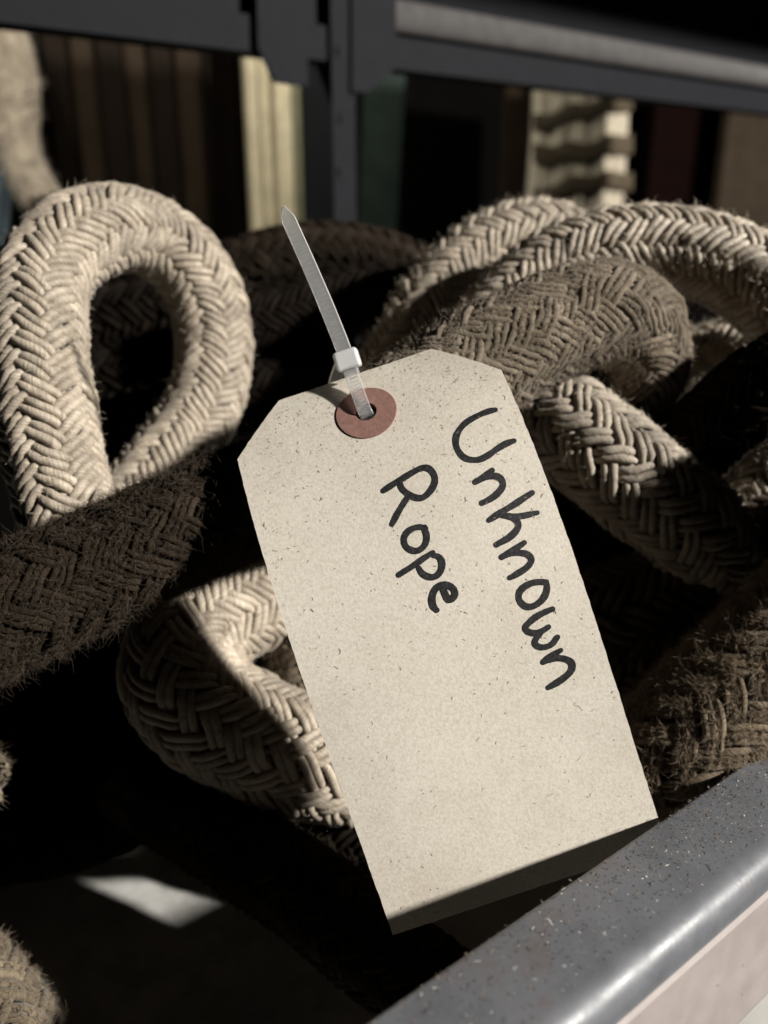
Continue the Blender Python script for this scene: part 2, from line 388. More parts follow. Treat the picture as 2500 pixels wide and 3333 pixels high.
def braided_rope(name, path, R, kind, label, group, angle=53, sides=6, spw=6, fuzz=3000, flen=1.6, amp=0.9, fat=1.0, spin=0.0, frad=0.035, rough=0.0, carriers=20, yarns=2):
    C, S = catmull(path)
    T, Nn, B = frames(C)
    Ltot = S[-1]
    root = empty(name, None)
    tag(root, label, 'rope', group)
    lr = np.random.default_rng(abs(hash(label)) % 1000 if False else sum(map(ord, label)))
    P = 2 * math.pi * R / math.tan(math.radians(angle))
    H2 = carriers // 2
    waves = carriers // 4
    pitchw = 2 * math.pi * R / H2 * math.cos(math.radians(angle))
    yw = pitchw / (2.0 * yarns) * 0.99 * fat       # half width of a yarn
    yh = pitchw / 4.0 * (1.0 if yarns == 2 else 0.9)
    ds = P / (waves * 2) / spw
    ns = max(8, int(Ltot / ds)); s = np.linspace(0, Ltot, ns)
    ip = lambda A, ss: np.stack([np.interp(ss, S, A[:, i]) for i in range(3)], -1)
    ph = lr.uniform(0, 6.28, 8)
    def wob(ss, th):
        return (0.012 * R * np.sin(ss * 0.11 + ph[0] + 2 * th) + 0.012 * R * np.sin(ss * 0.23 + ph[1] - 3 * th)
                + 0.01 * R * np.sin(ss * 0.057 + ph[2] + th))
    a0 = np.linspace(0, 2 * math.pi, sides, endpoint=False) - math.pi / 2
    ca, sa = np.cos(a0), np.sin(a0)
    def point(ss, th, rr):
        c, n, b_ = ip(C, ss), ip(Nn, ss), ip(B, ss)
        er = np.cos(th)[:, None] * n + np.sin(th)[:, None] * b_
        return c + rr[:, None] * er, er
    fz_p, fz_n, fz_t = [], [], []
    for d in (1, -1):
        for i in range(H2):
            th = spin + 2 * math.pi * i / H2 + d * 2 * math.pi * s / P
            jit = 0.05 * np.sin(s * 0.31 + lr.uniform(0, 6.28)) * (2 * math.pi / H2) + 0.05 * np.sin(s * 0.83 + lr.uniform(0, 6.28)) * (2 * math.pi / H2)
            f = np.tanh(2.6 * np.sin(waves * (th - spin) + math.pi / 4)) / math.tanh(2.6) * d
            th = th + jit
            rr = R - yh + amp * yh * f + wob(s, th) + lr.normal(0, 0.012 * R)
            pos, er = point(s, th, rr)
            tan = np.gradient(pos, axis=0); tan /= np.linalg.norm(tan, axis=1)[:, None]
            lat = np.cross(tan, er); lat /= np.linalg.norm(lat, axis=1)[:, None]
            er = np.cross(lat, tan)
            V, Q, UV = [], [], []
            arcl = np.r_[0, np.cumsum(np.linalg.norm(np.diff(pos, axis=0), axis=1))]
            offs = [2 * j - (yarns - 1) for j in range(yarns)]
            for o in offs:
                wv = (1 + 0.10 * f) * (1 + 0.06 * np.sin(s * 0.9 + lr.uniform(0, 6.28)) + lr.normal(0, 0.05))
                ctr = pos + lat * (o * yw * 0.97) + er * (lr.normal(0, 0.06) * yh) + rough * (lr.normal(0, 0.10, pos.shape) + er * (0.3 * np.sin(s * 1.7 + lr.uniform(0, 6.28)) * np.sin(s * 0.6 + lr.uniform(0, 6.28)))[:, None])
                ring = ctr[:, None, :] + (lat * (yw * wv)[:, None])[:, None, :] * ca[None, :, None] + (er * yh)[:, None, :] * sa[None, :, None]
                base = len(V) * ns * sides
                idx = np.arange(ns * sides).reshape(ns, sides) + base
                q = np.stack([idx[:-1], np.roll(idx[:-1], -1, 1), np.roll(idx[1:], -1, 1), idx[1:]], -1).reshape(-1, 4)
                V.append(ring.reshape(-1, 3)); Q.append(q)
                UV.append(np.stack([np.repeat(arcl, sides) + lr.uniform(0, 900), np.tile(np.arange(sides) / sides, ns)], 1))
            fast_mesh('strand', np.vstack(V), np.vstack(Q), M[kind], root, uv=np.vstack(UV))
            k = np.where(f > 0.2)[0]
            if fuzz and len(k):
                kk = lr.choice(k, max(1, fuzz // carriers))
                fz_p.append(pos[kk] + er[kk] * yh * 0.7 + lat[kk] * lr.uniform(-1.6, 1.6, (len(kk), 1)) * yw)
                fz_n.append(er[kk]); fz_t.append(tan[kk])
    # core keeps the inside dark
    kc = 16; rc = R - 3.1 * yh
    th = np.linspace(0, 2 * math.pi, kc, endpoint=False)
    step = max(1, len(C) // max(8, int(Ltot / 3)))
    idxs = np.r_[np.arange(0, len(C), step)]
    Vc = (C[idxs][:, None, :] + rc * (np.cos(th)[None, :, None] * Nn[idxs][:, None, :] + np.sin(th)[None, :, None] * B[idxs][:, None, :])).reshape(-1, 3)
    idx = np.arange(len(idxs) * kc).reshape(-1, kc)
    q = np.stack([idx[:-1], np.roll(idx[:-1], -1, 1), np.roll(idx[1:], -1, 1), idx[1:]], -1).reshape(-1, 4)
    fast_mesh('core', Vc, q, M['cream_core' if kind in ('cream', 'tan', 'grey') else 'brown_core'], root)
    if fuzz:
        add_fuzz(root, np.vstack(fz_p), np.vstack(fz_n), np.vstack(fz_t), M[kind + '_fuzz'], flen, frad, lr)
    return root

def add_fuzz(root, p, n, t, mat, length, rad, lr, name='fuzz'):
    m = len(p); K = 6
    d = n * lr.uniform(0.15, 0.9, (m, 1)) + t * lr.normal(0, 0.7, (m, 1)) + lr.normal(0, 0.45, (m, 3))
    d /= np.linalg.norm(d, axis=1)[:, None]
    L = length * lr.gamma(2.2, 0.42, (m, 1))
    L = np.minimum(L, length * 3)
    pts = np.zeros((m, K, 3)); pts[:, 0] = p
    cur = lr.normal(0, 1, (m, 3)) * 0.6
    for i in range(1, K):
        d = d + cur + lr.normal(0, 0.25, (m, 3)) - n * 0.05; d /= np.linalg.norm(d, axis=1)[:, None]
        pts[:, i] = pts[:, i - 1] + d * L / (K - 1)
    hc = bpy.data.hair_curves.new(name)
    hc.add_curves([K] * m)
    hc.attributes['position'].data.foreach_set('vector', (pts.reshape(-1, 3) * MM).astype(np.float32).ravel())
    ra = hc.attributes.get('radius') or hc.attributes.new('radius', 'FLOAT', 'POINT')
    taper = np.linspace(1.0, 0.35, K)[None, :] * lr.uniform(0.6, 1.3, (m, 1))
    ra.data.foreach_set('value', (taper * rad * MM).astype(np.float32).ravel())
    hc.materials.append(mat)
    o = bpy.data.objects.new(name, hc); COL.objects.link(o); o.parent = root
    o['kind'] = 'stuff'
    return o

GC, GB = 'cream braided ropes heaped on the shelf', 'brown worn ropes heaped on the shelf'
def P3(*pts): return [at(*p) for p in pts]

braided_rope('braided_rope', P3((900, 1600, 186), (1100, 1500, 188), (1350, 1320, 193), (1600, 1165, 197), (1800, 1060, 203), (1960, 1015, 208), (2060, 1070, 216), (2075, 1190, 225), (2000, 1310, 238)),
             14.0, 'brown', 'worn brown rope the zip tie loops round, rising to the right behind the tag top', GB, angle=46, fuzz=80000, flen=1.2, frad=0.036, amp=0.34, fat=1.12, carriers=24, yarns=3, rough=1.3)
braided_rope('braided_rope', P3((-260, 2140, 173), (0, 2000, 175), (300, 1860, 178), (600, 1720, 181), (850, 1615, 186), (1080, 1540, 196), (1300, 1540, 212)),
             13.4, 'dusk', 'shaggy dark brown rope coming in from the left edge to the tag', GB, angle=46, fuzz=60000, flen=2.2, frad=0.04, amp=0.5, carriers=24, yarns=3, rough=1.2)
braided_rope('braided_rope', P3((330, 1900, 200), (240, 1720, 196), (188, 1540, 197), (150, 1320, 199), (125, 1090, 203), (140, 920, 209), (220, 805, 216), (340, 745, 226), (470, 760, 239), (588, 840, 246), (664, 960, 251), (696, 1110, 253), (682, 1260, 250), (622, 1400, 245), (548, 1510, 238), (440, 1640, 230), (310, 1800, 222)),
             11.9, 'cream', 'cream braided rope standing up in a tall open loop', GC, angle=53, fuzz=12000, flen=1.0, frad=0.035, rough=0.5, sides=8)
braided_rope('braided_rope', P3((1240, 1260, 262), (1330, 1130, 264), (1410, 980, 266), (1520, 860, 268), (1660, 785, 270), (1790, 775, 274), (1900, 850, 280), (1960, 960, 284)),
             12, 'cream', 'cream braided rope arching behind the brown rope, nearer the rack post', GC, fuzz=10000, flen=1.8, frad=0.05, rough=0.6)
braided_rope('braided_rope', P3((1560, 1120, 240), (1690, 970, 240), (1830, 865, 240), (1990, 815, 238), (2190, 815, 235), (2370, 865, 231), (2510, 960, 226), (2640, 1100, 220), (2750, 1280, 215)),
             12.2, 'cream', 'cream braided rope arching over to the right edge of the picture', GC, fuzz=10000, flen=1.6, frad=0.05, rough=0.6)
braided_rope('braided_rope', P3((1620, 1190, 242), (1720, 1280, 228), (1830, 1375, 217), (1955, 1475, 211), (2090, 1580, 209), (2215, 1680, 210), (2300, 1785, 216), (2300, 1900, 226), (2220, 1990, 238)),
             14.0, 'grey', 'cream rope running down under the brown bend into the black shadow', GC, fuzz=9000, flen=1.5, frad=0.042, rough=0.6, carriers=24)
braided_rope('braided_rope', P3((2040, 1260, 268), (2180, 1210, 262), (2330, 1165, 256), (2500, 1130, 250), (2680, 1110, 244)),
             11.5, 'cream', 'cream rope crossing just behind the end of the brown bend', GC, fuzz=8000, flen=1.7, frad=0.05, rough=0.6)
braided_rope('braided_rope', P3((2250, 1950, 232), (2340, 1800, 230), (2440, 1660, 228), (2560, 1510, 226), (2700, 1380, 224)),
             11.5, 'cream', 'cream rope slanting up at the right edge beside the black shadow', GC, fuzz=7000, flen=1.6, frad=0.05, rough=0.6)
braided_rope('braided_rope', P3((2780, 1090, 196), (2600, 1190, 200), (2440, 1295, 206), (2300, 1410, 214), (2180, 1540, 222), (2060, 1680, 230)),
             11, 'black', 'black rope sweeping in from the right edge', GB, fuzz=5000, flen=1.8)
braided_rope('braided_rope', P3((2900, 1770, 186), (2720, 1950, 186), (2540, 2120, 187), (2370, 2280, 188), (2220, 2420, 190), (2150, 2490, 193), (2080, 2560, 198)),
             15.8, 'warm', 'shaggy brown rope lying along the grey rail beside the tag', GB, fuzz=150000, flen=1.5, frad=0.032, amp=0.55, angle=50, carriers=24, yarns=3, rough=1.2)
braided_rope('braided_rope', P3((1240, 1760, 252), (1080, 1820, 244), (920, 1900, 235), (770, 1975, 226), (640, 2060, 217), (590, 2170, 209), (650, 2290, 205), (780, 2375, 205), (930, 2440, 207), (1090, 2480, 214), (1260, 2480, 228), (1450, 2440, 244)),
             15.6, 'cream', 'thick cream braided rope turning back on itself, half in shadow left of the tag', GC, angle=51, fuzz=6000, flen=0.9, sides=8, spw=6, carriers=28, rough=0.2)
braided_rope('braided_rope', P3((930, 2280, 236), (1000, 2180, 232), (1040, 2060, 232), (1080, 1930, 236)),
             12.0, 'tan', 'tan rope peeping out at the left edge of the tag', GB, fuzz=4000, flen=1.8)
braided_rope('braided_rope', P3((430, 2530, 214), (560, 2620, 208), (680, 2695, 203), (790, 2762, 199), (900, 2832, 195), (1020, 2915, 191), (1130, 3005, 187), (1260, 3110, 184), (1420, 3230, 182), (1580, 3330, 182)),
             11.0, 'dusk', 'dim brown rope on the shelf deck below the thick cream rope', GB, fuzz=6000, flen=1.8)
braided_rope('braided_rope', P3((-420, 2980, 192), (-260, 3100, 187), (-105, 3265, 181), (10, 3430, 174), (70, 3630, 167)),
             12.5, 'tan', 'shaggy tan rope in the bottom left corner', GB, fuzz=40000, flen=1.3, frad=0.045)
braided_rope('braided_rope', P3((-420, 2480, 190), (-280, 2510, 190), (-140, 2545, 190), (-30, 2575, 190)),
             8.0, 'tan', 'frayed tan rope end at the left edge', GC, fuzz=6000, flen=2.2)
braided_rope('braided_rope', P3((520, 1030, 345), (700, 915, 342), (880, 845, 340), (1080, 822, 338), (1280, 860, 336), (1450, 960, 330)),
             12.5, 'dim', 'blurred dark brown rope arching beyond the zip tie tail', GB, fuzz=5000, flen=2.0, sides=5, spw=4, angle=50)
braided_rope('braided_rope', P3((600, 1120, 300), (800, 1060, 300), (1000, 1010, 302), (1200, 970, 305), (1400, 960, 310)),
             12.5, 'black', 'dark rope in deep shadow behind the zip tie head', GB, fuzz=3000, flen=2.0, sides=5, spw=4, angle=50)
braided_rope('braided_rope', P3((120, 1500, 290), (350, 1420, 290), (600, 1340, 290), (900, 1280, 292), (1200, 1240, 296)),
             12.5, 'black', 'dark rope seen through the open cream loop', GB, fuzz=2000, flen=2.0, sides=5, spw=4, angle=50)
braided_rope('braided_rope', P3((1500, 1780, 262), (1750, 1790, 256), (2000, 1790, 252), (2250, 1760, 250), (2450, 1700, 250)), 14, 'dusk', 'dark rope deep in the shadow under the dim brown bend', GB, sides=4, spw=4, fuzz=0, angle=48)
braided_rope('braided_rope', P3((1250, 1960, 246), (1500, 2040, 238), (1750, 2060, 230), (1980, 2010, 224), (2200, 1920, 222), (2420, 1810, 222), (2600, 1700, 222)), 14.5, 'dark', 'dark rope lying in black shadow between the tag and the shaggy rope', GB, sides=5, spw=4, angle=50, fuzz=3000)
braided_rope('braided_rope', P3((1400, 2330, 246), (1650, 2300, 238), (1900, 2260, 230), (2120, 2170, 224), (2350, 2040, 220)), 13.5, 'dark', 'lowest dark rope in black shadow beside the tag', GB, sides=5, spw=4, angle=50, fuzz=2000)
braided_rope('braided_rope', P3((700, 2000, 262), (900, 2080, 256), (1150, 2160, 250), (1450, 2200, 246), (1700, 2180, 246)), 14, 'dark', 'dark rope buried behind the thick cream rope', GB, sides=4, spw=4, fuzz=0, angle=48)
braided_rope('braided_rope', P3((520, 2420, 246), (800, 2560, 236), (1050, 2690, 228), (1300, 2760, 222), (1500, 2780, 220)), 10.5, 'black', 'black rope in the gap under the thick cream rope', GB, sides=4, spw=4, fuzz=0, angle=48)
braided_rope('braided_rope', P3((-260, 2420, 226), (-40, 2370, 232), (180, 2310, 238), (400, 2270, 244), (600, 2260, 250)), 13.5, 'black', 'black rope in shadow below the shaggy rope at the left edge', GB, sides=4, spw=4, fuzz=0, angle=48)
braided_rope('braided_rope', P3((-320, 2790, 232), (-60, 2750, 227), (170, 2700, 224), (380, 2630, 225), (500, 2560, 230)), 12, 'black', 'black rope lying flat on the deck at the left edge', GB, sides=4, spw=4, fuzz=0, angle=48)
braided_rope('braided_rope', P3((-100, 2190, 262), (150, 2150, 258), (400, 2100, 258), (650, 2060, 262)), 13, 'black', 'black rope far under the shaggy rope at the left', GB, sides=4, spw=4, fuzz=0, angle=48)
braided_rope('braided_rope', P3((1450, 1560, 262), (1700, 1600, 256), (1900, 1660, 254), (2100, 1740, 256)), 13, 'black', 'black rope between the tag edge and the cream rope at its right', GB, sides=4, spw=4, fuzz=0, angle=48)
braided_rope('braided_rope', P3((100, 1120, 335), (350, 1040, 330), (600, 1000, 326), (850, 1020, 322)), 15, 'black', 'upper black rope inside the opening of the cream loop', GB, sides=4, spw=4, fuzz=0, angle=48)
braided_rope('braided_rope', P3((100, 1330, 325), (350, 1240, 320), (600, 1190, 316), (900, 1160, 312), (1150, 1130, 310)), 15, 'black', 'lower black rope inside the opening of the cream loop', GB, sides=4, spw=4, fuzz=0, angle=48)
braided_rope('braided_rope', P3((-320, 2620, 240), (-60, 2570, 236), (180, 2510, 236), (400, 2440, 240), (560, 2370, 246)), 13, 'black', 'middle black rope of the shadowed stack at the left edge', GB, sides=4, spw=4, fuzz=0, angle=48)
# the heap goes on past the right edge of the picture
def rkp(*pts): return [rk(*p) for p in pts]
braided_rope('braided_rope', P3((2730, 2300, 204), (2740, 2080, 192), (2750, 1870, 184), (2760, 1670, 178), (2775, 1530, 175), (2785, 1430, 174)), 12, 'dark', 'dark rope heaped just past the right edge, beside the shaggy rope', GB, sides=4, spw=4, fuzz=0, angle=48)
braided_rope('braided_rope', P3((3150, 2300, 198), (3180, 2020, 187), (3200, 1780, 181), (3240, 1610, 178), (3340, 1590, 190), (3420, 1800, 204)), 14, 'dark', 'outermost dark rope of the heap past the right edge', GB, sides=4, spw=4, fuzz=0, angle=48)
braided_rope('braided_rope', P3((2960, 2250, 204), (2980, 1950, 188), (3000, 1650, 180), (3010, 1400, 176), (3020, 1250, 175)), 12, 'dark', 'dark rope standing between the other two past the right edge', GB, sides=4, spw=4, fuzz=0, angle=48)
# rope on the lower shelf, in the bottom right corner
lowp = [rk(t, 46, -96) for t in (-40, 0, 40, 80, 120, 160, 220)]
braided_rope('braided_rope', lowp, 13, 'cream', 'cream rope on the shelf below, in the bottom right corner', GC, fuzz=6000, flen=2.0)

# ------------------------------------------------------------------ the tag
TW, TL, CLU, CLV, EYV, EYU = 60.3, 120.6, 11.97, 13.2, 12.3, 29.75
TO = np.array([11.086, -21.742, 156.303])
TR = np.array([[0.947518, -0.319537, 0.010284], [0.319517, 0.947574, 0.003595], [-0.010894, -0.00012, 0.999941]])
VS = np.linspace(-10, TL + 10, 565)
_s = (VS - 60) / 60
_ph = 0.3905 * _s - 0.3654 * _s ** 2
_i0 = np.argmin(abs(VS - 60))
PC = np.cumsum(np.cos(_ph)) * (VS[1] - VS[0]); PC -= PC[_i0]
PN = np.cumsum(np.sin(_ph)) * (VS[1] - VS[0]); PN -= PN[_i0]
def tag_surf(u, v, h=0.0):
    """point on the tag's face; h mm towards the viewer"""
    u, v = np.asarray(u, float), np.asarray(v, float)
    cy, nz, ph = np.interp(v, VS, PC), np.interp(v, VS, PN), np.interp(v, VS, _ph)
    wave = 0.25 * np.sin(u * 0.09 + 0.6) * np.sin(v * 0.05)
    loc = np.stack([u - TW / 2, -(cy) + h * (-np.sin(ph)) * -1 * -1, nz - h * np.cos(ph) + wave], -1)
    return c2w(loc @ TR.T + TO)
paper_tag = empty('paper_tag', None)
tag(paper_tag, 'cream card tag with clipped corners and black handwriting hanging from the zip tie', 'tag')
bm = bmesh.new()
nu, nv = 60, 120
grid = [[bm.verts.new((TW * i / nu, TL * j / nv, 0)) for i in range(nu + 1)] for j in range(nv + 1)]
for j in range(nv):
    for i in range(nu):
        bm.faces.new((grid[j][i], grid[j][i + 1], grid[j + 1][i + 1], grid[j + 1][i]))
from mathutils import Vector
for sx, x0 in ((-1, 0.0), (1, TW)):
    no = Vector((sx * CLV, -CLU, 0))
    co = Vector((x0 - sx * CLU, 0, 0))
    bmesh.ops.bisect_plane(bm, geom=bm.verts[:] + bm.edges[:] + bm.faces[:], plane_co=co, plane_no=no, clear_outer=True, dist=1e-5)
kill = [f for f in bm.faces if (f.calc_center_median() - Vector((EYU, EYV, 0))).length < 3.4]
bmesh.ops.delete(bm, geom=kill, context='FACES')
bm.verts.ensure_lookup_table()
front = np.array([v.co[:] for v in bm.verts])
faces = [[v.index for v in f.verts] for f in bm.faces]
bound = [(e.verts[0].index, e.verts[1].index) for e in bm.edges if len(e.link_faces) == 1]
bm.free()
THK = 0.42
ragged = 0.0
bset = sorted({i for e in bound for i in e})
front[bset, :2] += np.random.default_rng(2).normal(0, 0.035, (len(bset), 2))
Vf = tag_surf(front[:, 0], front[:, 1], 0.0); Vb = tag_surf(front[:, 0], front[:, 1], -THK)
nf = len(Vf)
allv = np.vstack([Vf, Vb, Vf, Vb])
allf = [f for f in faces] + [[i + nf for i in f[::-1]] for f in faces] + [[a + 2 * nf, b_ + 2 * nf, b_ + 3 * nf, a + 3 * nf] for a, b_ in bound]
card = mesh_obj('card', allv, allf, M['paper'], paper_tag, True)
# reinforcement rings, front and back
def ring_mesh(name, h0, h1, r0, r1):
    k = 56; V, Fc = [], []
    th = np.linspace(0, 2 * math.pi, k, endpoint=False)
    for r, h in ((r0, h0), (r0, h1), (r1 - 0.12, h1), (r1, h1 * 0.7 + h0 * 0.3), (r1, h0)):
        V.append(tag_surf(EYU + r * np.cos(th), EYV + r * np.sin(th), h))
    for a in range(4):
        Fc += [(a * k + i, a * k + (i + 1) % k, (a + 1) * k + (i + 1) % k, (a + 1) * k + i) for i in range(k)]
    return mesh_obj(name, np.vstack(V), Fc, M['ring'], paper_tag)
o = ring_mesh('reinforcing_ring', 0.0, 0.24, 2.35, 6.75); o['label'] = 'round terracotta reinforcing ring round the hole'
ring_mesh('reinforcing_ring', -THK, -THK - 0.3, 2.35, 6.75)
# handwriting: strokes in tag millimetres
STROKES = [
('U', 1.43, [(55.6, 22.2), (53.7, 22.0), (51.1, 22.3), (48.7, 22.9), (46.7, 24.2), (45.6, 25.7), (45.2, 27.2), (45.3, 28.8), (46.0, 30.4), (47.4, 31.3), (49.0, 31.7), (51.1, 31.3), (53.2, 30.6), (55.3, 30.2), (56.8, 30.2)]),
('U', 1.29, [(50.4, 34.7), (49.2, 35.1), (47.9, 35.5), (46.3, 35.9)]),
('U', 1.43, [(46.3, 35.9), (48.3, 35.6), (49.9, 35.8), (51.2, 36.4), (51.6, 37.5), (51.4, 38.5), (50.3, 39.4), (48.7, 40.1), (47.1, 40.4), (46.1, 40.5)]),
('U', 1.39, [(56.5, 41.8), (54.5, 42.3), (51.9, 43.0), (49.4, 43.5), (47.5, 44.0), (46.3, 44.3)]),
('U', 1.29, [(56.1, 46.0), (54.3, 45.8), (52.2, 45.5), (50.3, 44.7), (48.9, 44.0)]),
('U', 1.43, [(49.1, 44.2), (50.9, 45.1), (51.7, 46.3), (51.5, 47.5), (50.5, 48.3), (48.9, 49.0), (47.1, 49.3), (46.1, 49.5)]),
('U', 1.25, [(51.6, 50.9), (49.9, 51.4), (48.1, 51.7), (46.3, 52.3)]),
('U', 1.34, [(46.3, 52.2), (48.0, 52.0), (49.6, 52.4), (51.2, 53.1), (51.9, 54.2), (51.6, 55.1), (50.3, 55.9), (48.7, 56.3), (47.4, 56.6), (46.5, 56.7)]),
('U', 1.39, [(53.2, 59.9), (51.9, 59.4), (50.4, 59.1), (48.6, 59.4), (47.4, 60.1), (46.9, 61.2), (47.0, 62.1), (47.6, 63.2), (48.8, 63.7), (50.3, 63.5), (51.7, 62.8), (52.7, 61.7), (53.2, 60.5), (53.0, 59.8)]),
('U', 1.34, [(52.7, 65.5), (50.9, 65.6), (48.8, 66.0), (47.2, 66.7), (46.2, 67.3), (46.4, 68.1), (47.2, 68.8), (48.4, 69.2), (49.8, 69.0), (50.8, 68.7)]),
('U', 1.29, [(48.9, 69.5), (47.8, 70.1), (47.1, 70.9), (47.4, 71.7), (48.2, 72.3), (49.5, 72.5), (50.7, 72.2), (51.4, 71.6), (51.9, 71.3)]),
('U', 1.29, [(51.7, 74.1), (49.9, 74.5), (48.3, 74.9), (47.6, 75.2)]),
('U', 1.43, [(47.6, 75.3), (49.0, 75.1), (50.6, 75.4), (52.0, 76.1), (52.9, 77.0), (53.0, 78.0), (52.3, 79.0), (50.9, 79.7), (49.0, 80.3), (47.0, 80.7)]),
('R', 1.39, [(27.9, 31.4), (30.4, 30.7), (33.0, 30.1), (35.6, 29.5), (37.1, 29.4), (38.2, 29.9), (38.8, 31.1), (38.8, 32.6), (38.0, 33.9), (36.7, 34.9), (35.3, 35.5), (34.2, 35.3), (33.2, 34.6), (32.2, 33.4), (31.6, 32.1), (31.6, 31.1)]),
('R', 1.29, [(32.2, 34.4), (30.7, 35.6), (29.1, 37.0), (27.4, 38.7)]),
('R', 1.29, [(33.6, 41.8), (32.9, 41.2), (31.6, 40.9), (30.1, 41.1), (28.9, 42.0), (28.5, 43.1), (28.7, 44.3), (29.6, 45.2), (30.7, 45.6), (32.0, 45.2), (32.9, 44.3), (33.4, 43.0), (33.3, 41.9), (33.5, 41.4)]),
('R', 1.25, [(33.4, 46.9), (31.3, 47.4), (29.1, 48.1), (27.0, 48.6), (25.4, 49.0)]),
('R', 1.34, [(33.4, 47.5), (34.4, 48.2), (34.5, 49.6), (33.7, 51.0), (32.4, 51.7), (31.1, 51.4), (30.0, 50.3), (29.7, 49.0)]),
('R', 1.43, [(30.4, 58.2), (30.0, 57.4), (30.1, 56.0), (30.9, 54.6), (32.0, 53.8), (33.4, 53.8), (34.6, 54.5), (35.1, 55.6), (34.8, 56.6), (33.9, 57.0), (33.3, 56.9), (33.1, 56.0), (33.0, 54.8), (32.7, 53.9)]),
]
def word(key, label):
    V, Fc = [], []; base = 0
    lr = np.random.default_rng(5)
    for j, (w, wd, pts) in enumerate(STROKES):
        if w != key: continue
        C, S = catmull([(a, b_, 0) for a, b_ in pts], 0.18)
        T = np.gradient(C, axis=0); T /= np.linalg.norm(T, axis=1)[:, None]
        L = np.stack([-T[:, 1], T[:, 0]], 1)
        hw = wd * 0.5 * (1 + 0.06 * np.sin(S * 1.3 + j) + lr.normal(0, 0.025, len(S)))
        end = np.minimum(S, S[-1] - S)
        hw = hw * (0.86 + 0.14 * np.clip(end / 1.5, 0, 1))
        h = 0.025 + 0.004 * j
        # rounded caps
        pre, suf = [], []
        for a in (80, 60, 38, 16):
            c_, s_ = math.cos(math.radians(a)), math.sin(math.radians(a))
            pre.append((C[0, :2] - T[0, :2] * hw[0] * s_, L[0], hw[0] * c_))
            suf.insert(0, (C[-1, :2] + T[-1, :2] * hw[-1] * s_, L[-1], hw[-1] * c_))
        rows = pre + [(C[i, :2], L[i], hw[i]) for i in range(len(C))] + suf
        ctr = np.array([r[0] for r in rows]); la = np.array([r[1] for r in rows]); ww = np.array([r[2] for r in rows])[:, None]
        for k in (-1, -0.5, 0, 0.5, 1):
            q = ctr + la * ww * k
            V.append(tag_surf(q[:, 0], q[:, 1], h))
        n = len(rows)
        for k in range(4):
            Fc += [(base + k * n + i, base + k * n + i + 1, base + (k + 1) * n + i + 1, base + (k + 1) * n + i) for i in range(n - 1)]
        base += 5 * n
    o = mesh_obj('handwriting', np.vstack(V), Fc, M['ink'], paper_tag)
    o['label'] = label
    return o
word('U', 'black marker handwriting reading Unknown')
word('R', 'black marker handwriting reading Rope')

# dust and fibre flecks
def flecks(name, fn, uv, lens, wid, mat, parent, h=0.03, curl=0.6, seed=1):
    lr = np.random.default_rng(seed); V, Fc = [], []; b = 0
    for (u, v), L in zip(uv, lens):
        a = lr.uniform(0, 6.28); k = 4
        w = wid * lr.uniform(0.5, 1.5); q = [np.array([u, v])]
        for i in range(k):
            a += lr.normal(0, curl); q.append(q[-1] + L / k * np.array([math.cos(a), math.sin(a)]))
        q = np.array(q); d = np.gradient(q, axis=0); d /= np.linalg.norm(d, axis=1)[:, None] + 1e-9
        n = np.stack([-d[:, 1], d[:, 0]], 1) * (w * np.array([0.3, 1, 1.1, 0.9, 0.2]))[:, None]
        hh = h + lr.uniform(0, 0.06)
        for s in (-1, 1):
            p = q + s * n * 0.5
            V.append(fn(p[:, 0], p[:, 1], hh))
        Fc += [(b + i, b + i + 1, b + 5 + i + 1, b + 5 + i) for i in range(4)]; b += 10
    o = mesh_obj(name, np.vstack(V), Fc, mat, parent); o['kind'] = 'stuff'
    return o
M['fleck'] = plain('brown_fleck', (0.27, 0.215, 0.16), 0.9)
M['lint'] = plain('pale_lint', (0.75, 0.72, 0.66), 0.6)
def in_tag(u, v):
    return 0.6 < u < TW - 0.6 and 0.6 < v < TL - 0.6 and (u / CLU + v / CLV > 1.08) and ((TW - u) / CLU + v / CLV > 1.08)
lr = np.random.default_rng(3); uv = []
while len(uv) < 1000:
    u, v = lr.uniform(0, TW), min(TL, lr.exponential(26)) if lr.random() < 0.72 else lr.uniform(0, TL)
    if in_tag(u, v) and math.hypot(u - EYU, v - EYV) > 7: uv.append((u, v))
flecks('paper_fleck', tag_surf, uv, np.clip(lr.gamma(2, 0.22, len(uv)), 0.12, 1.6), 0.12, M['fleck'], card, 0.012, 0.5, 4)

